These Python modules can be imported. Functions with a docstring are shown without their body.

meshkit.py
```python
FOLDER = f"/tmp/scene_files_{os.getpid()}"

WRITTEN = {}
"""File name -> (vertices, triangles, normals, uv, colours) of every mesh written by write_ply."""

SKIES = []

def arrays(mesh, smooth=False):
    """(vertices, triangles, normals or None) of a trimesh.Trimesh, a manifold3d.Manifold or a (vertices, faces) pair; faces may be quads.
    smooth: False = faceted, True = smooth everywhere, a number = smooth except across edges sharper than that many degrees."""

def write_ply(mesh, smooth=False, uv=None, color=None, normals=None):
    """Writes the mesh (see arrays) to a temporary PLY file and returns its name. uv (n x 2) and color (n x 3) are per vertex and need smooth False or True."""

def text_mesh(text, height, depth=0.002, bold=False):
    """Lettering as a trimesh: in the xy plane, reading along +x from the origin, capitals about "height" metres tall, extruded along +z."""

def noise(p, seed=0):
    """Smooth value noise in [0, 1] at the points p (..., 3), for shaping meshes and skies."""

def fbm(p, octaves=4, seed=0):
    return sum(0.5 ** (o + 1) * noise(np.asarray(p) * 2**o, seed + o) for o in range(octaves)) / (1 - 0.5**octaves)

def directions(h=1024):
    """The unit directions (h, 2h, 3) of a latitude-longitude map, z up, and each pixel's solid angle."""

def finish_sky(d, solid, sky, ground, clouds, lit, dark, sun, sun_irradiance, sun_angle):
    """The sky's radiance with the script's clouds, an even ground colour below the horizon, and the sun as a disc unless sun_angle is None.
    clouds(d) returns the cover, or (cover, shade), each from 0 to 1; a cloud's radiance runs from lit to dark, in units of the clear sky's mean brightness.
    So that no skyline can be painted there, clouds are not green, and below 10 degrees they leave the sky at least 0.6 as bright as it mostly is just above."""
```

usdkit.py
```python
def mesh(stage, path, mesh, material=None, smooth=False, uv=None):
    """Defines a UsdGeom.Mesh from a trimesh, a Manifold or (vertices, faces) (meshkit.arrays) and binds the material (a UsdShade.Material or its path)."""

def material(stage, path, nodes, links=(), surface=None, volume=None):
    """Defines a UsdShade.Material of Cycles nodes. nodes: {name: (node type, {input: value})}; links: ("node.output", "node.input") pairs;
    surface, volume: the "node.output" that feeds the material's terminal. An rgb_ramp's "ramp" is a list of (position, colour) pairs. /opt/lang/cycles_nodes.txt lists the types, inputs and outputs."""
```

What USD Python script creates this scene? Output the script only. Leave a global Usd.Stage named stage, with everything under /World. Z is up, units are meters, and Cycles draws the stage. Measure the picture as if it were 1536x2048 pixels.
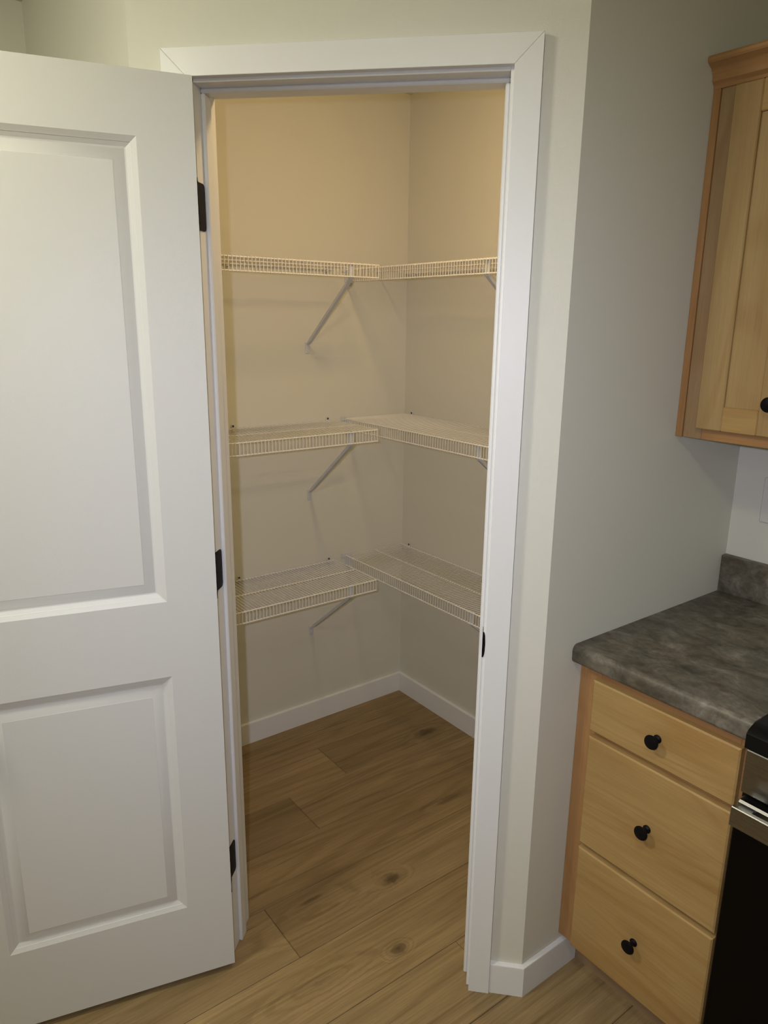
import math
import numpy as np
import trimesh
from shapely.geometry import Polygon
import usdkit
from pxr import Usd, UsdGeom, UsdLux, UsdShade, Gf, Sdf

stage = Usd.Stage.CreateInMemory()
UsdGeom.SetStageUpAxis(stage, UsdGeom.Tokens.z)
UsdGeom.SetStageMetersPerUnit(stage, 1.0)
world = UsdGeom.Xform.Define(stage, "/World")
stage.SetDefaultPrim(world.GetPrim())
UsdGeom.Scope.Define(stage, "/World/Looks")
V = lambda *a: np.array(a, float)

# ------------------------------------------------------------------ camera
# origin: inner corner of the pantry at floor level; x along the back wall, -y along the left wall
CAM = V(2.3766, -1.8870, 1.6179)
RIGHT, UP, FWD = V(0.5986, 0.8010, 0.0115), V(-0.2092, 0.1424, 0.9674), V(-0.7732, 0.5815, -0.2529)
FPX = 1475.12                                   # focal length in pixels of the 1536 x 2048 picture
cam = UsdGeom.Camera.Define(stage, "/World/camera")
cam.CreateHorizontalApertureAttr(36.0)
cam.CreateVerticalApertureAttr(48.0)
cam.CreateFocalLengthAttr(36.0 * FPX / 1536)
cam.CreateClippingRangeAttr(Gf.Vec2f(0.02, 50))
m = Gf.Matrix4d(1)
for i, row in enumerate((RIGHT, UP, -FWD, CAM)):
    m.SetRow3(i, Gf.Vec3d(*map(float, row / (np.linalg.norm(row) if i < 3 else 1))))
cam.AddTransformOp().Set(m)
cam.CreateExposureAttr(0.08)

# ------------------------------------------------------------------ light
FLASH_POWER, FLASH_COLOR = 11.8, (0.98, 1.0, 1.25)
PANTRY_LAMP, PANTRY_COLOR = 1.50, (1.0, 0.69, 0.335)
KITCHEN_LAMP, KITCHEN_COLOR = 1.8, (1.0, 0.95, 0.66)
SIDE_LAMP, SIDE_COLOR = 4.8, (1.0, 0.96, 0.76)
FAR_LAMP, FAR_COLOR = 1.8, (1.0, 0.97, 0.55)
flash = UsdLux.SphereLight.Define(stage, "/World/camera_flash")   # the camera's own flash tube, beside its lens
flash.CreateRadiusAttr(0.012)
flash.CreateNormalizeAttr(True)
flash.CreateIntensityAttr(FLASH_POWER)
flash.CreateColorAttr(Gf.Vec3f(*FLASH_COLOR))
fp = CAM - RIGHT * 0.064 + UP * 0.032
beam = FWD + 0.12 * RIGHT - 0.18 * UP
beam /= np.linalg.norm(beam)
bx = np.cross(beam, UP)
bx /= np.linalg.norm(bx)
m = Gf.Matrix4d(1)
for i, row in enumerate((bx, np.cross(bx, beam), -beam, fp)):
    m.SetRow3(i, Gf.Vec3d(*map(float, row)))
flash.AddTransformOp().Set(m)
shape = UsdLux.ShapingAPI.Apply(flash.GetPrim())       # a flash throws a cone that fades towards its rim
shape.CreateShapingConeAngleAttr(52.0)
shape.CreateShapingConeSoftnessAttr(1.0)

# ------------------------------------------------------------------ helpers
counts = {}


def path_for(name, parent=None):
    base = str(parent.GetPath()) if parent is not None else "/World"
    key = (base, name)
    n = counts.get(key, 0)
    counts[key] = n + 1
    return f"{base}/{name}" + (f"_{n:03d}" if n else "")


def tag(prim, label=None, cat=None, group=None, kind=None):
    for k, v in (("label", label), ("category", cat), ("group", group), ("kind", kind)):
        if v:
            prim.SetCustomDataByKey(k, v)
    return prim


def obj(name, mesh, mat, parent=None, smooth=False, **kw):
    p = usdkit.mesh(stage, path_for(name, parent), mesh, mat, smooth=smooth).GetPrim()
    return tag(p, **kw)


def thing(name, label=None, cat=None, group=None, kind=None, loc=(0, 0, 0)):
    x = UsdGeom.Xform.Define(stage, path_for(name))
    x.AddTranslateOp().Set(Gf.Vec3d(*map(float, loc)))
    return tag(x.GetPrim(), label, cat, group, kind)


def copy_of(root, loc, label):
    x = UsdGeom.Xform.Define(stage, path_for(root.GetName().rsplit("_0", 1)[0]))
    x.GetPrim().GetReferences().AddInternalReference(root.GetPath())
    x.GetPrim().SetInstanceable(True)
    x.GetPrim().GetAttribute("xformOp:translate").Set(Gf.Vec3d(*map(float, loc)))
    return tag(x.GetPrim(), label)


def cbox(lo, hi, c=0.0):
    lo, hi = np.minimum(lo, hi).astype(float), np.maximum(lo, hi).astype(float)
    if c <= 0:
        return trimesh.creation.box(bounds=[lo, hi])
    c = min(c, 0.45 * float((hi - lo).min()))
    pts = []
    for sx in (0, 1):
        for sy in (0, 1):
            for sz in (0, 1):
                p = np.where([sx, sy, sz], hi, lo)
                d = np.where([sx, sy, sz], -c, c)
                for k in range(3):
                    q = p + d
                    q[k] = p[k]
                    pts.append(q)
    return trimesh.convex.convex_hull(np.array(pts))


def prism(poly, a, b, axes="xyz"):
    """Extrudes the outline poly (first two of axes) from a to b along the third."""
    g = Polygon(poly)
    t = trimesh.creation.extrude_polygon(g, b - a, engine="earcut")
    v = np.array(t.vertices)
    v[:, 2] += a
    out = np.zeros_like(v)
    for k, ax in enumerate(axes):
        out[:, "xyz".index(ax)] = v[:, k]
    t2 = trimesh.Trimesh(out, t.faces, process=False)
    if t2.volume < 0:
        t2.invert()
    return t2


def join(*ms):
    return trimesh.util.concatenate([trimesh.Trimesh(np.array(q.vertices), np.array(q.faces), process=False) for q in ms])


def tube(pts, r, sides=6, caps=True):
    p = np.asarray(pts, float)
    t = np.gradient(p, axis=0)
    t /= np.linalg.norm(t, axis=1, keepdims=True)
    ref = V(0, 0, 1) if abs(t[0][2]) < 0.9 and abs(t[-1][2]) < 0.9 else None
    if ref is None:
        span = p[-1] - p[0]
        ref = np.cross(t[0], t[-1])
        if np.linalg.norm(ref) < 1e-6:
            ref = np.cross(t[0], V(1, 0.3, 0.2))
        ref = ref / np.linalg.norm(ref)
    a = np.cross(t, ref)
    a /= np.linalg.norm(a, axis=1, keepdims=True)
    b = np.cross(t, a)
    ang = np.arange(sides) * 2 * math.pi / sides
    v = (p[:, None] + r * (np.cos(ang)[None, :, None] * a[:, None] + np.sin(ang)[None, :, None] * b[:, None])).reshape(-1, 3)
    f = []
    n = len(p)
    for i in range(n - 1):
        for j in range(sides):
            k = (j + 1) % sides
            A, B, C, D = i * sides + j, i * sides + k, (i + 1) * sides + k, (i + 1) * sides + j
            f += [[A, B, C], [A, C, D]]
    if caps:
        for j in range(1, sides - 1):
            f += [[0, j + 1, j], [(n - 1) * sides, (n - 1) * sides + j, (n - 1) * sides + j + 1]]
    t_ = trimesh.Trimesh(v, np.array(f), process=False)
    if t_.volume < 0:
        t_.invert()
    return t_


def lathe(profile, origin, axis, sides=28):
    """profile: (radius, distance along axis) pairs."""
    axis = np.asarray(axis, float) / np.linalg.norm(axis)
    h = V(0, 0, 1) if abs(axis[2]) < 0.9 else V(1, 0, 0)
    a = np.cross(axis, h)
    a /= np.linalg.norm(a)
    b = np.cross(axis, a)
    ang = np.arange(sides) * 2 * math.pi / sides
    ring = np.cos(ang)[:, None] * a + np.sin(ang)[:, None] * b
    v = np.concatenate([np.asarray(origin, float) + axis * d + ring * max(r, 1e-5) for r, d in profile])
    f = []
    for i in range(len(profile) - 1):
        for j in range(sides):
            k = (j + 1) % sides
            A, B, C, D = i * sides + j, i * sides + k, (i + 1) * sides + k, (i + 1) * sides + j
            f += [[A, B, C], [A, C, D]]
    t = trimesh.Trimesh(v, np.array(f), process=False)
    if t.volume < 0:
        t.invert()
    return t


# the doorway wall's own axes: s to the right along it, d out towards the kitchen, z up; origin at its right outer corner
PHI = math.radians(44.2961)
U3, N3 = V(math.cos(PHI), math.sin(PHI), 0), V(math.sin(PHI), -math.cos(PHI), 0)
XR, YR, LW = 1.4095, 0.7186, 0.8694
PR = V(XR, -YR, 0)
PL = PR - U3 * LW
YL = -PL[1]
HC = 2.423


def loc(s, d, z=0.0):
    return PR + U3 * s + N3 * d + V(0, 0, z)


def framed(mesh, o, a, b, c=V(0, 0, 1)):
    v = np.array(mesh.vertices)
    t = trimesh.Trimesh(o + v[:, :1] * a + v[:, 1:2] * b + v[:, 2:] * c, np.array(mesh.faces), process=False)
    if np.dot(np.cross(a, b), c) < 0:
        t.invert()
    return t


def dw(mesh):
    return framed(mesh, PR, U3, N3)


# ------------------------------------------------------------------ materials
L = "/World/Looks/"


def paint(name, color, rough=0.5, bump=0.0, scale=220.0, spec=0.5):
    nodes = {"p": ("principled_bsdf", {"base_color": color, "roughness": rough, "specular_ior_level": spec})}
    links = []
    if bump:
        nodes |= {"g": ("geometry", {}), "n": ("noise_texture", {"scale": scale, "detail": 3.0, "roughness": 0.55}),
                  "b": ("bump", {"strength": bump, "distance": 0.002})}
        links = [("g.position", "n.vector"), ("n.fac", "b.height"), ("b.normal", "p.normal")]
    return usdkit.material(stage, L + name, nodes, links, surface="p.BSDF")


def metal(name, color, rough, brushed=None):
    nodes = {"p": ("principled_bsdf", {"base_color": color, "roughness": rough, "metallic": 1.0})}
    links = []
    if brushed:
        nodes |= {"g": ("geometry", {}), "m": ("mapping", {"scale": brushed}), "n": ("noise_texture", {"scale": 1.0, "detail": 2.0}),
                  "r": ("map_range", {"from_min": 0.3, "from_max": 0.7, "to_min": rough - 0.06, "to_max": rough + 0.08}),
                  "b": ("bump", {"strength": 0.02, "distance": 0.0003})}
        links = [("g.position", "m.vector"), ("m.vector", "n.vector"), ("n.fac", "r.value"), ("r.result", "p.roughness"), ("n.fac", "b.height"), ("b.normal", "p.normal")]
    return usdkit.material(stage, L + name, nodes, links, surface="p.BSDF")


def emitter(name, color, strength):
    return usdkit.material(stage, L + name, {"e": ("emission", {"color": color, "strength": strength})}, [], surface="e.emission")


def maple(name, grain, off, base=(0.42, 0.272, 0.105), figure=0.42):
    """Natural maple: soft long grain along axis 'x', 'y' or 'z', with faint cathedral lines and small flecks."""
    ax = "xyz".index(grain)
    long_, fine = [1.0] * 3, [1.0] * 3
    long_[ax], fine[ax] = 0.16, 0.035
    b = np.array(base)
    nodes = {
        "g": ("geometry", {}),
        "m1": ("mapping", {"location": (off, off * 1.7, off * 0.6), "scale": tuple(long_)}),
        "m2": ("mapping", {"location": (off, off, off), "scale": tuple(fine)}),
        "tone": ("noise_texture", {"scale": 9.0, "detail": 3.0, "roughness": 0.5, "distortion": 0.5}),
        "ring": ("noise_texture", {"scale": 5.0, "detail": 1.5, "roughness": 0.4, "distortion": 0.7}),
        "fine": ("noise_texture", {"scale": 260.0, "detail": 3.0, "roughness": 0.6}),
        "mul": ("math", {"math_type": "multiply", "value2": 75.0}),
        "sin": ("math", {"math_type": "sine"}),
        "sr": ("map_range", {"from_min": 0.1, "from_max": 1.0, "to_min": 0.0, "to_max": figure, "clamp": True}),
        "tr": ("rgb_ramp", {"ramp": [(0.28, tuple(b * (0.86, 0.80, 0.72))), (0.5, tuple(b)), (0.72, tuple(np.minimum(b * (1.08, 1.10, 1.14), 1)))]}),
        "mx": ("mix", {"mix_type": "multiply", "color2": (0.86, 0.76, 0.66)}),
        "fr": ("map_range", {"from_min": 0.3, "from_max": 0.75, "to_min": 0.90, "to_max": 1.06}),
        "cf": ("combine_color", {}),
        "mf": ("mix", {"mix_type": "multiply", "fac": 1.0}),
        "b": ("bump", {"strength": 0.04, "distance": 0.001}),
        "p": ("principled_bsdf", {"roughness": 0.42, "specular_ior_level": 0.35}),
    }
    links = [("g.position", "m1.vector"), ("g.position", "m2.vector"), ("m1.vector", "tone.vector"), ("m1.vector", "ring.vector"), ("m2.vector", "fine.vector"),
             ("ring.fac", "mul.value1"), ("mul.value", "sin.value1"), ("sin.value", "sr.value"), ("tone.fac", "tr.fac"), ("tr.color", "mx.color1"), ("sr.result", "mx.fac"),
             ("fine.fac", "fr.value"), ("fr.result", "cf.r"), ("fr.result", "cf.g"), ("fr.result", "cf.b"), ("mx.color", "mf.color1"), ("cf.color", "mf.color2"),
             ("mf.color", "p.base_color"), ("fine.fac", "b.height"), ("b.normal", "p.normal")]
    return usdkit.material(stage, L + name, nodes, links, surface="p.BSDF")


# dark knots, swirls and one open crack in the boards: centre x, y; spread across and along; ring strength, darkness, ragged edge
KNOTS = [(0.355, -0.135, 18.0, 8.0, 12.0, 0.80, 0.26), (0.915, -0.741, 22.0, 12.0, 17.0, 0.95, 0.34), (1.128, -0.883, 26.0, 17.0, 24.0, 0.85, 0.24),
         (0.728, -0.335, 34.0, 6.0, 8.0, 0.60, 0.32), (0.905, -0.965, 14.0, 4.0, 18.0, 0.0, 0.18), (0.845, -0.985, 60.0, 9.0, 6.0, 0.60, 0.14), (0.8365, -1.185, 420.0, 9.0, 0.0, 1.0, 0.02), (1.09, -1.10, 18.0, 5.0, 16.0, 0.15, 0.2)]


def floor_wood(name, off, tone):
    b = np.array([0.296, 0.208, 0.102]) * tone
    nodes = {
        "g": ("geometry", {}),
        "m1": ("mapping", {"location": (off, off * 0.37, off * 2.1), "scale": (1.0, 0.075, 1.0)}),
        "m2": ("mapping", {"location": (off, off * 0.3, off), "scale": (1.0, 0.03, 1.0)}),
        "tone": ("noise_texture", {"scale": 14.0, "detail": 4.0, "roughness": 0.55, "distortion": 0.35}),
        "ring": ("noise_texture", {"scale": 6.5, "detail": 2.0, "roughness": 0.45, "distortion": 0.45}),
        "fine": ("noise_texture", {"scale": 210.0, "detail": 3.0, "roughness": 0.65}),
        "crack": ("noise_texture", {"scale": 46.0, "detail": 2.0, "roughness": 0.5, "distortion": 0.4}),
        "mul": ("math", {"math_type": "multiply", "value2": 70.0}),
        "add0": ("math", {"math_type": "add", "value2": 0.0}),
        "sin": ("math", {"math_type": "sine"}),
        "sr": ("map_range", {"from_min": -0.2, "from_max": 1.0, "to_min": 0.0, "to_max": 0.52, "clamp": True}),
        "tr": ("rgb_ramp", {"ramp": [(0.25, tuple(b * (0.66, 0.62, 0.56))), (0.42, tuple(b * (0.88, 0.87, 0.84))), (0.58, tuple(b)), (0.78, tuple(b * (1.17, 1.18, 1.2)))]}),
        "mx": ("mix", {"mix_type": "multiply", "color2": (0.72, 0.68, 0.62)}),
        "fr": ("map_range", {"from_min": 0.28, "from_max": 0.75, "to_min": 0.80, "to_max": 1.16}),
        "cf": ("combine_color", {}),
        "mf": ("mix", {"mix_type": "multiply", "fac": 1.0}),
        "cr": ("map_range", {"from_min": 0.60, "from_max": 0.76, "to_min": 0.0, "to_max": 0.60, "clamp": True}),
        "mc": ("mix", {"mix_type": "multiply", "color2": (0.42, 0.38, 0.33)}),
        "b": ("bump", {"strength": 0.12, "distance": 0.001}),
        "p": ("principled_bsdf", {"roughness": 0.50, "specular_ior_level": 0.30}),
    }
    links = [("g.position", "m1.vector"), ("g.position", "m2.vector"), ("m1.vector", "tone.vector"), ("m1.vector", "ring.vector"), ("m2.vector", "fine.vector"), ("m2.vector", "crack.vector"),
             ("ring.fac", "mul.value1"), ("mul.value", "add0.value1"), ("sin.value", "sr.value"), ("tone.fac", "tr.fac"), ("tr.color", "mx.color1"), ("sr.result", "mx.fac"),
             ("fine.fac", "fr.value"), ("fr.result", "cf.r"), ("fr.result", "cf.g"), ("fr.result", "cf.b"), ("mx.color", "mf.color1"), ("cf.color", "mf.color2"),
             ("crack.fac", "cr.value"), ("cr.result", "mc.fac"), ("mf.color", "mc.color1"), ("fine.fac", "b.height"), ("b.normal", "p.normal")]
    phase, col = "add0.value", "mc.color"
    for i, (kx, ky, sx, sy, rings, dark, rag) in enumerate(KNOTS):        # a knot: rings bend round it and its heart is dark
        nodes |= {f"km{i}": ("mapping", {"location": (-kx * sx, -ky * sy, 0), "scale": (sx, sy, 0)}),
                  f"kw{i}": ("noise_texture", {"scale": 26.0, "detail": 4.0, "roughness": 0.65}),
                  f"kb{i}": ("mix", {"mix_type": "linear_light", "fac": rag}),
                  f"kg{i}": ("gradient_texture", {"gradient_type": "spherical"}),
                  f"kp{i}": ("math", {"math_type": "multiply_add", "value2": rings}),
                  f"kr{i}": ("map_range", {"range_type": "smoothstep", "from_min": 0.35, "from_max": 0.95, "to_min": 0.0, "to_max": dark, "clamp": True}),
                  f"kc{i}": ("mix", {"mix_type": "multiply", "color2": (0.30, 0.27, 0.25)})}
        links += [("g.position", f"km{i}.vector"), ("g.position", f"kw{i}.vector"), (f"km{i}.vector", f"kb{i}.color1"), (f"kw{i}.color", f"kb{i}.color2"), (f"kb{i}.color", f"kg{i}.vector"),
                  (f"kg{i}.fac", f"kp{i}.value1"), (phase, f"kp{i}.value3"), (f"kg{i}.fac", f"kr{i}.value"), (f"kr{i}.result", f"kc{i}.fac"), (col, f"kc{i}.color1")]
        phase, col = f"kp{i}.value", f"kc{i}.color"
    links += [(phase, "sin.value1"), (col, "p.base_color")]
    return usdkit.material(stage, L + name, nodes, links, surface="p.BSDF")


def stone_laminate(name):
    nodes = {
        "g": ("geometry", {}), "m": ("mapping", {"scale": (1.0, 1.6, 1.3)}),
        "n1": ("noise_texture", {"scale": 11.0, "detail": 6.0, "roughness": 0.65, "distortion": 0.6}),
        "n2": ("noise_texture", {"scale": 60.0, "detail": 4.0, "roughness": 0.7}),
        "n3": ("noise_texture", {"scale": 7.0, "detail": 3.0, "roughness": 0.6, "distortion": 1.2}),
        "r1": ("rgb_ramp", {"ramp": [(0.30, (0.052, 0.045, 0.033)), (0.46, (0.104, 0.092, 0.068)), (0.58, (0.152, 0.137, 0.106)), (0.75, (0.29, 0.268, 0.225))]}),
        "r2": ("map_range", {"from_min": 0.3, "from_max": 0.7, "to_min": 0.72, "to_max": 1.25}),
        "c2": ("combine_color", {}), "mf": ("mix", {"mix_type": "multiply", "fac": 1.0}),
        "r3": ("map_range", {"from_min": 0.52, "from_max": 0.68, "to_min": 0.0, "to_max": 0.45, "clamp": True}),
        "mb": ("mix", {"mix_type": "multiply", "color2": (1.0, 0.83, 0.66)}),
        "p": ("principled_bsdf", {"roughness": 0.42, "specular_ior_level": 0.4}),
    }
    links = [("g.position", "m.vector"), ("m.vector", "n1.vector"), ("g.position", "n2.vector"), ("m.vector", "n3.vector"), ("n1.fac", "r1.fac"), ("n2.fac", "r2.value"),
             ("r2.result", "c2.r"), ("r2.result", "c2.g"), ("r2.result", "c2.b"), ("r1.color", "mf.color1"), ("c2.color", "mf.color2"), ("n3.fac", "r3.value"), ("r3.result", "mb.fac"),
             ("mf.color", "mb.color1"), ("mb.color", "p.base_color")]
    return usdkit.material(stage, L + name, nodes, links, surface="p.BSDF")


WALL = paint("wall_paint", (0.685, 0.675, 0.60), 0.62, 0.10, 260.0, 0.3)
CEIL = paint("ceiling_paint", (0.68, 0.67, 0.60), 0.8, 0.12, 160.0, 0.2)
TRIM = paint("white_trim_paint", (0.765, 0.765, 0.765), 0.42, 0.03, 90.0, 0.33)
DOOR = paint("white_door_paint", (0.69, 0.69, 0.685), 0.44, 0.06, 320.0, 0.4)
CAULK = paint("caulk_line", (0.45, 0.44, 0.40), 0.7)
WIRE = paint("white_vinyl_wire", (0.84, 0.82, 0.77), 0.35)
CLIP = paint("white_plastic", (0.60, 0.61, 0.64), 0.45)
PLATE = paint("outlet_plastic", (0.66, 0.66, 0.62), 0.35)
BLACK = paint("matte_black_metal", (0.006, 0.005, 0.006), 0.45, 0.0, 1, 0.10)
SCREW = paint("dark_screw", (0.05, 0.05, 0.045), 0.4)
GLASSB = paint("black_oven_glass", (0.002, 0.002, 0.002), 0.18, 0.0, 1, 0.12)
ENAMEL = paint("black_enamel", (0.005, 0.005, 0.005), 0.38, 0.0, 1, 0.2)
STEEL = metal("brushed_steel", (0.29, 0.285, 0.28), 0.30, (5.0, 1500.0, 1500.0))
COUNTER = stone_laminate("stone_laminate")
FRAME_COL = (0.37, 0.198, 0.078)
MAPLE_H = [maple(f"maple_across_{'abc'[k]}", "x", 3.1 + 7.7 * k) for k in range(3)]
MAPLE_V = [maple(f"maple_upright_{'abc'[k]}", "z", 5.3 + 6.1 * k, (0.375, 0.252, 0.108)) for k in range(3)]
FRAME_H = maple("maple_rail", "x", 2.2, FRAME_COL, 0.3)
FRAME_V = maple("maple_stile", "z", 8.2, FRAME_COL, 0.3)
TOE = paint("toe_kick_wood", (0.30, 0.20, 0.11), 0.6)
FLOORS = [floor_wood(f"oak_plank_{'abcdef'[k]}", 1.3 + 3.7 * k, (1.0, 0.93, 1.06, 0.97, 0.88, 1.03)[k]) for k in range(6)]
SUB = paint("underlay", (0.05, 0.04, 0.03), 0.9)

# ------------------------------------------------------------------ the setting: floor of planks along y
XK, YK = 4.6, -4.6                                # the kitchen goes on behind the camera to these walls
floor = thing("floor", kind="structure")
obj("underlay", cbox((-0.15, YK - 0.1, -0.03), (XK + 0.1, 0.15, -0.009)), SUB, floor)
PW = 0.2002
joints = {1: [-0.556, -1.98], 2: [-0.798, -2.21], 3: [-1.56], 4: [-1.106, -2.52], 5: [-1.74], 6: [-0.742, -2.16], 7: [-1.35, -2.6]}
rng = np.random.default_rng(5)
tone_pick = {(1, 0): 1, (1, 1): 2, (2, 0): 3, (2, 1): 4, (3, 0): 0, (4, 0): 1, (4, 1): 3, (5, 0): 2, (6, 0): 5, (6, 1): 0}
nb = 23
for b_ in range(nb):
    x0, x1 = b_ * PW - 0.004, (b_ + 1) * PW - 0.004
    ends = [0.0] + joints.get(b_, [-(0.35 + 1.15 * rng.random())])
    while ends[-1] - 1.42 > YK:
        ends.append(ends[-1] - 1.42)
    ends.append(YK)
    for k in range(len(ends) - 1):
        mat = FLOORS[tone_pick.get((b_, k), int(rng.integers(6)))]
        obj("plank", cbox((x0 + 0.0006, ends[k + 1] + 0.0005, -0.009), (x1 - 0.0006, ends[k] - 0.0005, 0.0), 0.0014), mat, floor)

obj("ceiling", cbox((-0.12, YK - 0.12, HC), (XK + 0.12, 0.12, HC + 0.1)), CEIL, kind="structure")
obj("wall_left", cbox((-0.12, YK - 0.12, 0), (0, 0.12, HC)), WALL, kind="structure")
obj("wall_back", cbox((0, 0, 0), (XK + 0.12, 0.12, HC)), WALL, kind="structure")
obj("wall_kitchen_right", cbox((XK, YK - 0.12, 0), (XK + 0.12, 0, HC)), WALL, kind="structure")
obj("wall_kitchen_near", cbox((0, YK - 0.12, 0), (XK, YK, HC)), WALL, kind="structure")
T = 0.115
# inner corners of the pantry's angled wall
IR = V(XR - T, 0, 0)
q = loc(0, -T)
IR[1] = q[1] + (IR[0] - q[0]) * U3[1] / U3[0]
IL = V(0, -YL + T, 0)
IL[0] = q[0] + (IL[1] - q[1]) * U3[0] / U3[1]
xy = lambda *ps: [(p[0], p[1]) for p in ps]
obj("wall_right_return", prism(xy(V(XR, 0, 0), V(XR - T, 0, 0), IR, PR), 0, HC), WALL, kind="structure")
obj("wall_left_return", prism(xy(V(0, -YL, 0), V(0, -YL + T, 0), IL, PL), 0, HC), WALL, kind="structure")
SJL, SJR, ZJ = -0.7410, -0.1335, 2.0563           # jamb faces and the head jamb's underside
SRL, SRR, ZR = SJL - 0.018, SJR + 0.018, ZJ + 0.018
wd = join(prism(xy(PR, IR, loc(SRR, -T), loc(SRR, 0)), 0, HC),
          prism(xy(PL, IL, loc(SRL, -T), loc(SRL, 0)), 0, HC),
          prism(xy(loc(SRL, 0), loc(SRR, 0), loc(SRR, -T), loc(SRL, -T)), ZR, HC))
obj("wall_doorway", wd, WALL, kind="structure")

# baseboards: flat boards with an eased top edge
HB, TB = 0.0859, 0.0125


def base_run(p0, p1, n, m0=0.0, m1=0.0):
    """A board from p0 to p1 (on the wall), n its outward direction; m0, m1: how far its front edge runs on at either end (mitres)."""
    p0, p1, n = (np.asarray(a, float) for a in (p0, p1, n))
    t = (p1 - p0) / np.linalg.norm(p1 - p0)
    prof = [(0.0, 0.0), (TB, 0.0), (TB, HB - 0.004), (TB - 0.0012, HB - 0.0012), (TB - 0.004, HB), (0.0, HB)]
    v, f = [], []
    for o, mm, sgn in ((p0, m0, -1), (p1, m1, 1)):
        for d, z in prof:
            v.append(o + n * d + t * sgn * mm * d / TB + V(0, 0, z))
    k = len(prof)
    for i in range(k):
        j = (i + 1) % k
        f += [[i, j, k + j], [i, k + j, k + i]]
    for i in range(1, k - 1):
        f += [[0, i + 1, i], [k, k + i, k + i + 1]]
    g = trimesh.Trimesh(np.array(v), np.array(f), process=False)
    if g.volume < 0:
        g.invert()
    return g


obj("baseboard_left", base_run((0, 0, 0), (0, -YL + T, 0), (1, 0, 0), -TB, 0), TRIM, kind="structure", smooth=30)
obj("baseboard_back", base_run((0, 0, 0), (XR - T, 0, 0), (0, -1, 0), -TB, -TB), TRIM, kind="structure", smooth=30)
obj("baseboard_right_inside", base_run((XR - T, -TB, 0), IR, (-1, 0, 0), 0, 0), TRIM, kind="structure", smooth=30)
mit = TB * math.tan((math.pi / 2 - PHI) / 2)
CW, TC = 0.0502, 0.0165
SCL, SCR, ZC = -0.7475, -0.1276, 2.0627           # the casing's inner edges
obj("baseboard_doorway", base_run(loc(SCR + CW + 0.0004, 0), loc(0, 0), N3, 0, mit), TRIM, kind="structure", smooth=30)
obj("baseboard_right_return", base_run(PR, (XR, -0.524, 0), (1, 0, 0), mit, 0), TRIM, kind="structure", smooth=30)
obj("baseboard_left_kitchen", base_run((0, -YL - TB, 0), (0, YK, 0), (1, 0, 0), 0, 0), TRIM, kind="structure", smooth=30)
obj("baseboard_left_return", base_run((TB, -YL, 0), PL, (0, -1, 0), 0, TB * math.tan(PHI / 2)), TRIM, kind="structure", smooth=30)

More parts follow.
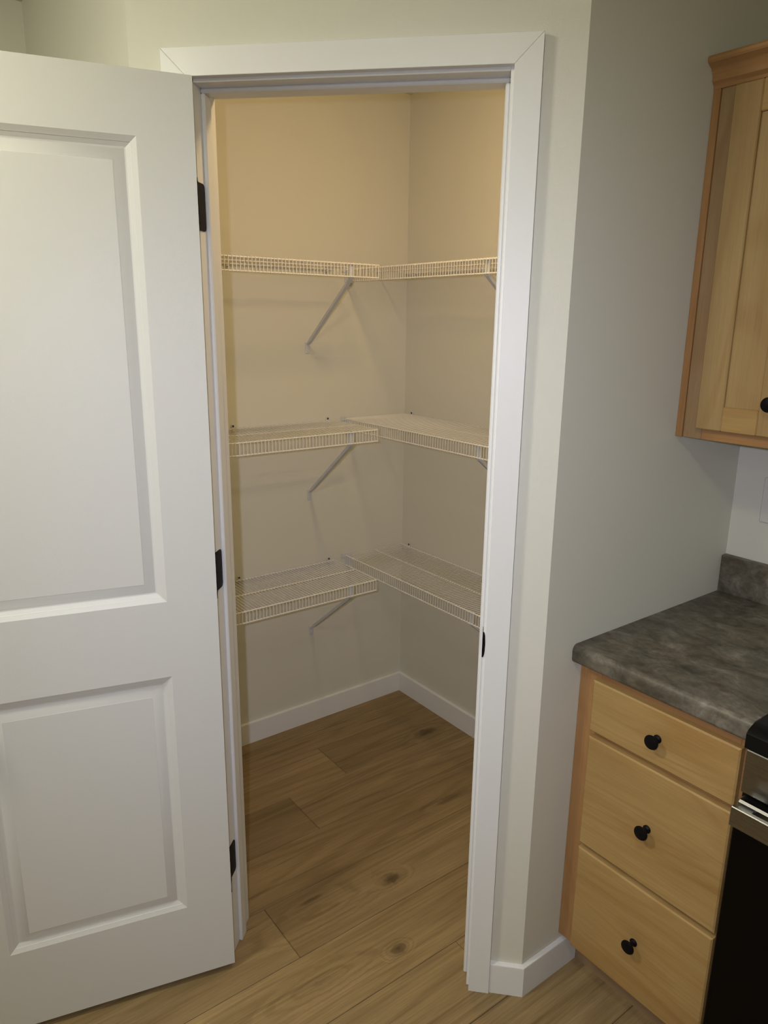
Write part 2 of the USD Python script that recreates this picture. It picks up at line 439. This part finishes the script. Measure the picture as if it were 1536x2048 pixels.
# door frame: jambs, stops, strike plate
fr = thing("trim_1", "white painted door frame lining the pantry doorway", kind="structure")
obj("jamb", dw(cbox((SRL + 0.0003, -T, 0), (SJL, 0.0, ZR), 0.0015)), TRIM, fr)
obj("jamb", dw(cbox((SJR, -T, 0), (SRR - 0.0003, 0.0, ZR), 0.0015)), TRIM, fr)
obj("head_jamb", dw(cbox((SJL, -T, ZJ), (SJR, 0.0, ZR - 0.0003), 0.0015)), TRIM, fr)
ST, SD0, SD1 = 0.0088, -0.036, -0.070
obj("door_stop", dw(cbox((SJL, SD1, 0), (SJL + ST, SD0, ZJ - ST), 0.0022)), TRIM, fr)
obj("door_stop", dw(cbox((SJR - ST, SD1, 0), (SJR, SD0, ZJ - ST), 0.0022)), TRIM, fr)
obj("door_stop", dw(cbox((SJL, SD1, ZJ - ST), (SJR, SD0, ZJ), 0.0022)), TRIM, fr)
dsh = [(-0.0015 + 0.0, 0.900)]
tongue = [(0.0, -0.030)] + [(0.0058 * math.cos(a) ** 0.6, 0.030 * math.sin(a)) for a in np.linspace(-1.45, 1.45, 15)] + [(0.0, 0.030)]
strike = prism([(SJR + a - 0.0008, 0.929 + b) for a, b in tongue], 0.0, 0.0022, "xzy")
strike = join(dw(strike), dw(cbox((SJR - 0.0012, -0.030, 0.8995), (SJR - 0.0001, 0.0018, 0.9585), 0.0004)))
obj("strike_plate", strike, BLACK, fr, label="black metal strike plate")

# casing: three flat boards mitred at the top corners
cs = thing("trim_2", "flat white casing boards around the pantry doorway", kind="structure")


def casing(poly):
    e = 0.0007
    g = Polygon(poly)
    inner = g.buffer(-e, join_style=2)
    a = trimesh.creation.extrude_polygon(g, TC - e, engine="earcut")
    pts = np.vstack([np.c_[np.array(g.exterior.coords)[:-1], np.zeros(4)], np.c_[np.array(g.exterior.coords)[:-1], np.full(4, TC - e)], np.c_[np.array(inner.exterior.coords)[:-1], np.full(4, TC)]])
    h = trimesh.convex.convex_hull(pts)
    v = np.array(h.vertices)[:, [0, 2, 1]]
    return dw(trimesh.Trimesh(v, np.array(h.faces)[:, ::-1], process=False))


g_ = 0.00015
obj("casing_board", casing([(SCL - CW, 0), (SCL, 0), (SCL, ZC - g_), (SCL - CW, ZC + CW - g_)]), TRIM, cs)
obj("casing_board", casing([(SCR, 0), (SCR + CW, 0), (SCR + CW, ZC + CW - g_), (SCR, ZC - g_)]), TRIM, cs)
obj("casing_board", casing([(SCL + g_, ZC), (SCR - g_, ZC), (SCR + CW - g_, ZC + CW), (SCL - CW + g_, ZC + CW)]), TRIM, cs)

# ------------------------------------------------------------------ the door: two moulded panels, standing open
TH = math.radians(149.0)
E3 = U3 * math.cos(TH) + N3 * math.sin(TH)        # along the door from the hinge side
F3 = U3 * math.sin(TH) - N3 * math.cos(TH)        # out of the face that is seen
DO = loc(-0.7215, 0.050)
DWD, DT, DZ0, DZ1 = 0.604, 0.035, 0.0185, 2.0540


def dd(mesh):                                     # door axes: x along, y out of the seen face, z up
    return framed(mesh, DO, E3, F3)


door = thing("door_1", "white two panel door standing open on black hinges", kind="structure")
PX0, PX1 = 0.1072, 0.4966
PANELS = [(1.0200, 1.9412), (0.2245, 0.8430)]
bits = [cbox((0, -DT, DZ0), (PX0, 0, DZ1)), cbox((PX1, -DT, DZ0), (DWD, 0, DZ1)),
        cbox((PX0, -DT, DZ0), (PX1, 0, PANELS[1][0])), cbox((PX0, -DT, PANELS[1][1]), (PX1, 0, PANELS[0][0])), cbox((PX0, -DT, PANELS[0][1]), (PX1, 0, DZ1))]
obj("slab", dd(join(*bits)), DOOR, door)
PROFILE = [(0, 0), (0.0010, -0.0004), (0.0095, -0.0044), (0.0104, -0.0046), (0.0112, -0.0054), (0.0190, -0.0090), (0.0215, -0.0095), (0.0235, -0.0092), (0.0425, -0.0028), (0.0440, -0.0019), (0.0447, -0.0017)]
for z0, z1 in PANELS:
    vs, fs = [], []
    for side in (1, -1):
        o = len(vs)
        rings = PROFILE
        for inset, dep in rings:
            yy = dep if side == 1 else -DT - dep
            for cx, cz in ((PX0 + inset, z0 + inset), (PX1 - inset, z0 + inset), (PX1 - inset, z1 - inset), (PX0 + inset, z1 - inset)):
                vs.append((cx, yy, cz))
        for i in range(len(rings) - 1):
            for j in range(4):
                k = (j + 1) % 4
                A, B, C, D = o + i * 4 + j, o + i * 4 + k, o + (i + 1) * 4 + k, o + (i + 1) * 4 + j
                quad = [[A, B, C], [A, C, D]]
                fs += [t[::-1] for t in quad] if side == 1 else quad
        e = o + (len(rings) - 1) * 4
        last = [[e, e + 1, e + 2], [e, e + 2, e + 3]]
        fs += [t[::-1] for t in last] if side == 1 else last
    n = len(PROFILE) * 4
    for j in range(4):
        k = (j + 1) % 4
        fs += [[j, k, n + k], [j, n + k, n + j]]
    pm = trimesh.Trimesh(np.array(vs, float), np.array(fs), process=False)
    trimesh.repair.fix_normals(pm)
    if pm.volume < 0:
        pm.invert()
    obj("panel", dd(pm), DOOR, door, smooth=13)
PIN = (-0.7405, 0.0125)
for zc in (1.8330, 1.0580, 0.2780):
    z0, z1 = zc - 0.0455, zc + 0.0455
    leaf = [(-0.0005, z0)]
    for cx, cz, a0 in ((-0.0330 + 0.009, z0 + 0.009, 270), (-0.0330 + 0.009, z1 - 0.009, 180)):
        leaf += [(cx + 0.009 * math.cos(math.radians(a)), cz + 0.009 * math.sin(math.radians(a))) for a in np.linspace(a0, a0 - 90, 6)]
    leaf += [(-0.0005, z1)]
    lf = obj("hinge", dw(prism(leaf, SJL + 0.00005, SJL + 0.0016, "yzx")), BLACK, door, label="black door hinge")
    obj("knuckle", dw(join(lathe([(0, z0), (0.0055, z0), (0.0055, z1), (0, z1)], (PIN[0], PIN[1], 0), (0, 0, 1), 16),
                           lathe([(0, z0 - 0.004), (0.0042, z0 - 0.003), (0.0042, z0), (0, z0)], (PIN[0], PIN[1], 0), (0, 0, 1), 12),
                           lathe([(0, z1), (0.0042, z1), (0.0042, z1 + 0.003), (0, z1 + 0.004)], (PIN[0], PIN[1], 0), (0, 0, 1), 12),
                           cbox((SJL - 0.0002, -0.001, z0), (SJL + 0.0016, 0.0080, z1)))), BLACK, lf, smooth=40)
    obj("door_leaf", dd(cbox((-0.0016, -0.033, z0), (-0.0001, -0.002, z1))), BLACK, lf)
for sgn, y0 in ((1, 0.0), (-1, -DT)):
    kn = obj("door_knob", dd(lathe([(0, 0), (0.032, 0), (0.032, 0.004), (0.028, 0.008), (0.013, 0.010), (0.011, 0.030), (0.018, 0.036), (0.026, 0.045), (0.027, 0.053), (0.022, 0.061), (0, 0.064)],
                                   (0.544, y0, 0.930), (0, sgn, 0), 28)), BLACK, door, smooth=35, label="round black door knob")

# ------------------------------------------------------------------ wire shelves
DEP, LIP, SP = 0.295, 0.0430, 0.0127
RB, RW = 0.0026, 0.00115


def shelf(name_label, run0, run1, frame, brace_at, clips_at, end_bracket):
    """A ventilated shelf; local axes: x out from the wall, y along it (frame turns them into the room's), z up with 0 at the deck."""
    root = thing("wire_shelf", name_label, "shelf", "white wire shelves in the pantry")
    put = lambda mesh: framed(mesh, V(0, 0, 0), frame[0], frame[1])
    P = lambda name, mesh, mat, par=root, **kw: obj(name, put(mesh), mat, par, **kw)
    zr = -RB - RW * 0.6
    for nm, x, z, r in (("back_rod", 0.0075, zr, RB), ("middle_rod", 0.150, zr, RB), ("front_rod", DEP - RB - RW, zr, RB), ("lip_rod", DEP - RB - RW, -LIP, RB)):
        P(nm, tube([(x, run0, z), (x, run1, z)], r, 8), WIRE, smooth=50)
    n = int(round(abs(run1 - run0 - 0.008) / SP))
    ys = run0 + 0.004 + (run1 - run0 - 0.008) * np.arange(n + 1) / n
    one = tube([(0.004, 0, 0), (DEP - 0.003, 0, 0), (DEP - 0.0006, 0, -0.0012), (DEP, 0, -0.004), (DEP, 0, -LIP - 0.002)], RW, 6)
    for y in ys:
        w = trimesh.Trimesh(np.array(one.vertices) + V(0, y, 0), one.faces, process=False)
        P("wire", w, WIRE, smooth=60)
    for y in brace_at:                             # diagonal brace, a folded steel strip from the lip back to the wall
        a, b = V(DEP - 0.010, y, -LIP - 0.004), V(0.0065, y, -0.268)
        t = (b - a) / np.linalg.norm(b - a)
        nrm = V(-t[2], 0, t[0])
        w = 0.0065
        ring = lambda c, ww, th: [c + V(0, -ww, 0) - nrm * th, c + V(0, ww, 0) - nrm * th, c + V(0, ww, 0) + nrm * th, c + V(0, -ww, 0) + nrm * th]
        vs = ring(a, w, 0.0045) + ring(a + t * 0.02, w, 0.005) + ring(b - t * 0.03, w, 0.005) + ring(b, w * 1.1, 0.0015)
        fs = []
        for i in range(3):
            for j in range(4):
                k = (j + 1) % 4
                fs += [[i * 4 + j, i * 4 + k, i * 4 + 4 + k], [i * 4 + j, i * 4 + 4 + k, i * 4 + 4 + j]]
        fs += [[0, 2, 1], [0, 3, 2], [12, 13, 14], [12, 14, 15]]
        bar = trimesh.Trimesh(np.array(vs), np.array(fs), process=False)
        if bar.volume < 0:
            bar.invert()
        br = P("brace", bar, CLIP, label="diagonal white steel brace")
        P("foot", cbox((0.0002, y - 0.0085, -0.300), (0.0032, y + 0.0085, -0.262), 0.001), CLIP, br)
        P("screw", lathe([(0, 0), (0.0042, 0), (0.0036, 0.0018), (0, 0.0024)], (0.003, y, -0.290), (1, 0, 0), 10), CLIP, br)
        P("lip_clip", cbox((DEP - 0.0125, y - 0.010, -LIP - 0.006), (DEP - 0.0075, y + 0.010, -0.002), 0.001), CLIP, br)
    for y in clips_at:
        c = P("wall_clip", join(cbox((0.0002, y - 0.006, -0.016), (0.0045, y + 0.006, 0.012), 0.001), cbox((0.0002, y - 0.005, -0.012), (0.013, y + 0.005, -0.0066), 0.001)), CLIP)
        P("screw", lathe([(0, 0), (0.0040, 0), (0.0034, 0.0016), (0, 0.002)], (0.0045, y, 0.0065), (1, 0, 0), 10), SCREW, c)
    if end_bracket is not None:
        y, s = end_bracket
        eb = P("end_bracket", join(cbox((DEP - 0.036, y, -LIP - 0.005), (DEP - 0.002, y + 0.0035 * s, 0.004), 0.001),
                                   cbox((DEP - 0.034, y, -LIP - 0.005), (DEP - 0.012, y + 0.016 * s, -LIP - 0.0036), 0.0008)), CLIP, label="white end bracket screwed to the wall")
        P("screw", lathe([(0, 0), (0.0042, 0), (0.0036, 0.0016), (0, 0.002)], (DEP + 0.010, y + 0.0005 * s, 0.001), (0, s, 0), 10), SCREW, eb)
        P("flange", cbox((DEP - 0.004, y, -0.010), (DEP + 0.018, y + 0.0030 * s, 0.008), 0.001), CLIP, eb)
    return root


ZS = [1.794, 1.2435, 0.683]
where = ["top", "middle", "bottom"]
LFR = (V(1, 0, 0), V(0, 1, 0))                      # left wall: out = +x, along = y
RFR = (V(0, -1, 0), V(1, 0, 0))                     # back wall: out = -y, along = x
left0 = shelf("top wire shelf on the left pantry wall, seen from just below its deck", -1.2060, -0.3515, LFR, (-0.460, -1.02), (-1.15, -0.768, -0.376), None)
left0.GetAttribute("xformOp:translate").Set(Gf.Vec3d(0.0008, 0, ZS[0]))
copy_of(left0, (0.0008, 0, ZS[1]), "middle wire shelf on the left pantry wall, its deck seen almost edge on")
copy_of(left0, (0.0008, 0, ZS[2]), "bottom wire shelf on the left pantry wall, above the long baseboard")
right0 = shelf("top wire shelf on the right pantry wall, meeting the left one in the corner", 0.0045, 1.2900, RFR, (0.738,), (0.052, 0.62, 1.20), (0.0003, 1))
right0.GetAttribute("xformOp:translate").Set(Gf.Vec3d(0, -0.0008, ZS[0]))
copy_of(right0, (0, -0.0008, 1.2455), "middle wire shelf on the right pantry wall, running behind the door frame")
copy_of(right0, (0, -0.0008, 0.690), "bottom wire shelf on the right pantry wall, just above the black strike plate")

# ------------------------------------------------------------------ base cabinet with three drawers
YF, YD = -0.587, -0.605
X0, X1 = XR + 0.0006, 1.8205
bc = thing("base_cabinet", "maple base cabinet with three drawers and black knobs, under the grey counter", "cabinet")
obj("body", join(cbox((X0, -0.569, 0.105), (X0 + 0.016, -0.004, 0.874)), cbox((X1 - 0.016, -0.569, 0.105), (X1, -0.004, 0.874)), cbox((X0 + 0.016, -0.569, 0.105), (X1 - 0.016, -0.004, 0.121)),
                 cbox((X0 + 0.016, -0.010, 0.121), (X1 - 0.016, -0.004, 0.874))), FRAME_V, bc)
obj("toe_kick", cbox((X0 + 0.0002, -0.522, 0.0), (X1, -0.506, 0.1045)), TOE, bc)
obj("stile", cbox((X0, YF, 0.108), (1.4680, -0.569, 0.8745), 0.0008), FRAME_V, bc)
obj("stile", cbox((1.7900, YF, 0.108), (X1, -0.569, 0.8745), 0.0008), FRAME_V, bc)
for z0, z1 in ((0.838, 0.8745), (0.694, 0.7265), (0.396, 0.4285), (0.108, 0.134)):
    obj("rail", cbox((1.4683, YF + 0.0002, z0), (1.7897, -0.569, z1), 0.0006), FRAME_H, bc)
KNOB = [(0, 0), (0.0088, 0), (0.0092, 0.0022), (0.0075, 0.0042), (0.0052, 0.0060), (0.0048, 0.0130), (0.0062, 0.0165), (0.0120, 0.0190), (0.0150, 0.0212), (0.0158, 0.0236), (0.0146, 0.0262), (0.0090, 0.0283), (0, 0.0290)]
DRAWERS = [(0.7165, 0.8420), (0.4190, 0.7025), (0.1195, 0.4060)]
for k, (z0, z1) in enumerate(DRAWERS):
    e, e2 = 0.0034, 0.0026
    x0, x1 = 1.4590, 1.7995
    pts = []
    for x, sx in ((x0, 1), (x1, -1)):
        for z, sz in ((z0, 1), (z1, -1)):
            pts += [(x, YF - 0.0004, z), (x, YD + e2, z), (x + sx * e, YD, z + sz * e)]
    d = obj("drawer", trimesh.convex.convex_hull(np.array(pts)), MAPLE_H[k], bc)
    obj("knob", lathe(KNOB, ((x0 + x1) / 2, YD + 0.0001, (z0 + z1) / 2), (0, -1, 0)), BLACK, d, smooth=35, label="round black knob")

# ------------------------------------------------------------------ countertop
ct = thing("countertop", "grey mottled stone-look countertop with a low backsplash, on the maple base cabinet", "countertop")
nose = [(-0.0040, 0.8755), (-0.5800, 0.8755)]
nose += [(-0.6000, 0.8755), (-0.6000, 0.8700)]
cy, rr = -0.6110, 0.0130
nose += [(-0.6110, 0.8695)] + [(cy - rr * math.sin(math.radians(a)), 0.8695 + rr - rr * math.cos(math.radians(a))) for a in (20, 40, 60, 80)]
nose += [(cy - rr * math.cos(math.radians(a)), 0.9140 - rr - 0.002 + (rr + 0.002) * math.sin(math.radians(a))) for a in (0, 18, 36, 54, 72, 90)]
nose += [(-0.0215, 0.9140), (-0.0040, 0.9140)]
slab_c = prism(nose, X0 + 0.0004, 1.8200, "yzx")
obj("worktop", slab_c, COUNTER, ct, smooth=30)
bs = [(-0.0006, 0.9142), (-0.0215, 0.9142), (-0.0215, 1.0120), (-0.0195, 1.0150), (-0.0006, 1.0156)]
obj("backsplash", prism(bs, X0 + 0.0004, 1.8200, "yzx"), COUNTER, ct, smooth=30)

# ------------------------------------------------------------------ wall cabinet with crown moulding
wc = thing("wall_cabinet", "maple wall cabinet with a recessed panel door and crown moulding, above the counter", "cabinet")
WX1, ZB, ZT = 1.6850, 1.3610, 2.1000
YU = -0.305
obj("body", join(cbox((X0 + 0.012, -0.286, ZB + 0.004), (X0 + 0.028, -0.003, ZT)), cbox((WX1 - 0.016, -0.286, ZB + 0.004), (WX1, -0.003, ZT)), cbox((X0 + 0.028, -0.286, ZB + 0.012), (WX1 - 0.016, -0.003, ZB + 0.028)),
                 cbox((X0 + 0.028, -0.286, ZT - 0.016), (WX1 - 0.016, -0.003, ZT)), cbox((X0 + 0.028, -0.010, ZB + 0.028), (WX1 - 0.016, -0.003, ZT - 0.016))), FRAME_V, wc)
obj("filler_strip", cbox((X0, YU - 0.004, ZB), (1.4262, -0.286, ZT), 0.001), FRAME_V, wc)
obj("stile", cbox((1.4267, YU, ZB), (1.4720, -0.286, ZT), 0.001), maple("maple_stile_pale", "z", 14.4, (0.33, 0.218, 0.108), 0.5), wc)
obj("stile", cbox((1.6580, YU, ZB), (WX1, -0.286, ZT), 0.001), FRAME_V, wc)
obj("rail", cbox((1.4724, YU, ZB), (1.6576, -0.286, ZB + 0.034), 0.001), FRAME_H, wc)
obj("rail", cbox((1.4724, YU, ZT - 0.05), (1.6576, -0.286, ZT), 0.001), FRAME_H, wc)
DX0, DX1, DZA, DZB, YDO = 1.4665, 1.6640, 1.3868, 2.0860, -0.3250
dr = obj("door", cbox((1.5240, YDO + 0.0075, DZA + 0.050), (1.6065, YU - 0.006, DZB - 0.056)), MAPLE_V[0], wc, label="recessed panel door")
obj("door_stile", cbox((DX0, YDO, DZA), (1.5262, YU - 0.0004, DZB), 0.0022), MAPLE_V[1], dr)
obj("door_stile", cbox((1.6042, YDO, DZA), (DX1, YU - 0.0004, DZB), 0.0022), MAPLE_V[2], dr)
obj("door_rail", cbox((1.5264, YDO + 0.0002, DZA), (1.6040, YU - 0.0004, DZA + 0.0535), 0.0018), MAPLE_H[1], dr)
obj("door_rail", cbox((1.5264, YDO + 0.0002, DZB - 0.0600), (1.6040, YU - 0.0004, DZB), 0.0018), MAPLE_H[0], dr)
obj("knob", lathe(KNOB, (1.6340, YDO + 0.0001, 1.4570), (0, -1, 0)), BLACK, dr, smooth=35, label="round black knob")
crown = [(-0.2870, 2.0905), (-0.3095, 2.0905), (-0.3105, 2.0965), (-0.3130, 2.1000), (-0.3175, 2.1040)]
crown += [(-0.3175 - 0.0185 * (1 - math.cos(math.radians(a))), 2.1040 + 0.0270 * math.sin(math.radians(a))) for a in (20, 40, 60, 80)]
crown += [(-0.3360, 2.1330), (-0.3395, 2.1345), (-0.3420, 2.1380), (-0.3420, 2.1440), (-0.3390, 2.1480), (-0.3330, 2.1490), (-0.2870, 2.1490)]
obj("crown_moulding", prism(crown, X0, WX1 + 0.02, "yzx"), FRAME_H, wc, smooth=25)

# ------------------------------------------------------------------ range
rg = thing("range", "black and stainless steel range beside the drawer cabinet", "stove")
RX0, RX1 = 1.8275, 2.5890
obj("body", cbox((RX0, -0.640, 0.02), (RX1, -0.030, 0.888), 0.002), ENAMEL, rg)
cook = [(-0.030, 0.8885), (-0.6520, 0.8800), (-0.6560, 0.8800), (-0.6560, 0.9080), (-0.6500, 0.9140), (-0.6380, 0.9190), (-0.6200, 0.9200), (-0.0300, 0.9200)]
obj("cooktop", prism(cook, RX0 - 0.0005, RX1 + 0.0005, "yzx"), ENAMEL, rg, smooth=30)
obj("front_panel", cbox((RX0 + 0.0045, -0.6580, 0.7930), (RX1 - 0.0045, -0.6405, 0.8795), 0.0016), STEEL, rg, label="stainless steel front panel")
od = obj("oven_door", cbox((RX0 + 0.0045, -0.6700, 0.1900), (RX1 - 0.0045, -0.6410, 0.7560), 0.003), GLASSB, rg, label="black glass oven door")
obj("top_trim", cbox((RX0 + 0.0050, -0.6680, 0.7562), (RX1 - 0.0050, -0.6420, 0.7820), 0.004), STEEL, od)
hb0, hb1 = RX0 + 0.014, RX1 - 0.014
obj("handle", join(cbox((hb0, -0.7060, 0.7500), (hb1, -0.6960, 0.7890), 0.0015), cbox((hb0, -0.6960, 0.7520), (hb0 + 0.028, -0.6665, 0.7780), 0.0015), cbox((hb1 - 0.028, -0.6960, 0.7520), (hb1, -0.6665, 0.7780), 0.0015)), STEEL, od, label="flat stainless steel handle")
obj("bottom_drawer", cbox((RX0 + 0.0045, -0.6640, 0.0500), (RX1 - 0.0045, -0.6410, 0.1860), 0.003), GLASSB, rg)
for fx in (RX0 + 0.03, RX1 - 0.06):
    for fy in (-0.60, -0.10):
        obj("foot", lathe([(0, 0), (0.014, 0), (0.014, 0.019), (0, 0.0195)], (fx + 0.015, fy, 0.0), (0, 0, 1), 12), ENAMEL, rg)

# ------------------------------------------------------------------ wall outlet above the counter
wo = thing("wall_outlet", "off-white wall outlet above the backsplash beside the wall cabinet", "outlet")
obj("plate", cbox((1.4865, -0.0062, 1.1225), (1.5580, -0.0004, 1.2405), 0.0022), PLATE, wo)
for zc in (1.162, 1.201):
    rc = obj("receptacle", cbox((1.5060, -0.0078, zc - 0.0135), (1.5385, -0.0060, zc + 0.0135), 0.0012), PLATE, wo)
    obj("slots", join(cbox((1.5150, -0.0080, zc - 0.002), (1.5166, -0.0076, zc + 0.006)), cbox((1.5275, -0.0080, zc - 0.002), (1.5291, -0.0076, zc + 0.006)), lathe([(0, 0), (0.0022, 0), (0, 0.0003)], (1.5222, -0.0077, zc - 0.007), (0, -1, 0), 10)), SCREW, rc)

# ------------------------------------------------------------------ ceiling lamps (above the picture)
def ceiling_lamp(x, y, r, color, strength, label):
    t = thing("ceiling_lamp", label, "lamp")
    obj("base", lathe([(0, HC - 0.0005), (r + 0.012, HC - 0.0005), (r + 0.012, HC - 0.022), (r + 0.004, HC - 0.026), (0, HC - 0.026)], (x, y, 0), (0, 0, 1), 40), TRIM, t, smooth=30)
    dome = [(r, HC - 0.0262)] + [(r * math.cos(math.radians(a)), HC - 0.0262 - 0.45 * r * math.sin(math.radians(a))) for a in range(10, 91, 10)]
    obj("shade", lathe(dome, (x, y, 0), (0, 0, 1), 40), emitter(f"lamp_glow_{counts[('/World', 'ceiling_lamp')]}", color, strength), t, smooth=60)


ceiling_lamp(0.90, -0.62, 0.075, PANTRY_COLOR, PANTRY_LAMP / 0.0177, "round glass dome lamp on the pantry ceiling")
ceiling_lamp(2.15, -1.75, 0.10, KITCHEN_COLOR, KITCHEN_LAMP / 0.0314, "round glass dome lamp on the kitchen ceiling, before the doorway")
ceiling_lamp(1.10, -2.30, 0.14, SIDE_COLOR, SIDE_LAMP / 0.0616, "round glass dome lamp on the kitchen ceiling, beyond the open door")
ceiling_lamp(3.30, -3.30, 0.14, FAR_COLOR, FAR_LAMP / 0.0616, "round glass dome lamp on the kitchen ceiling, farthest from the pantry")
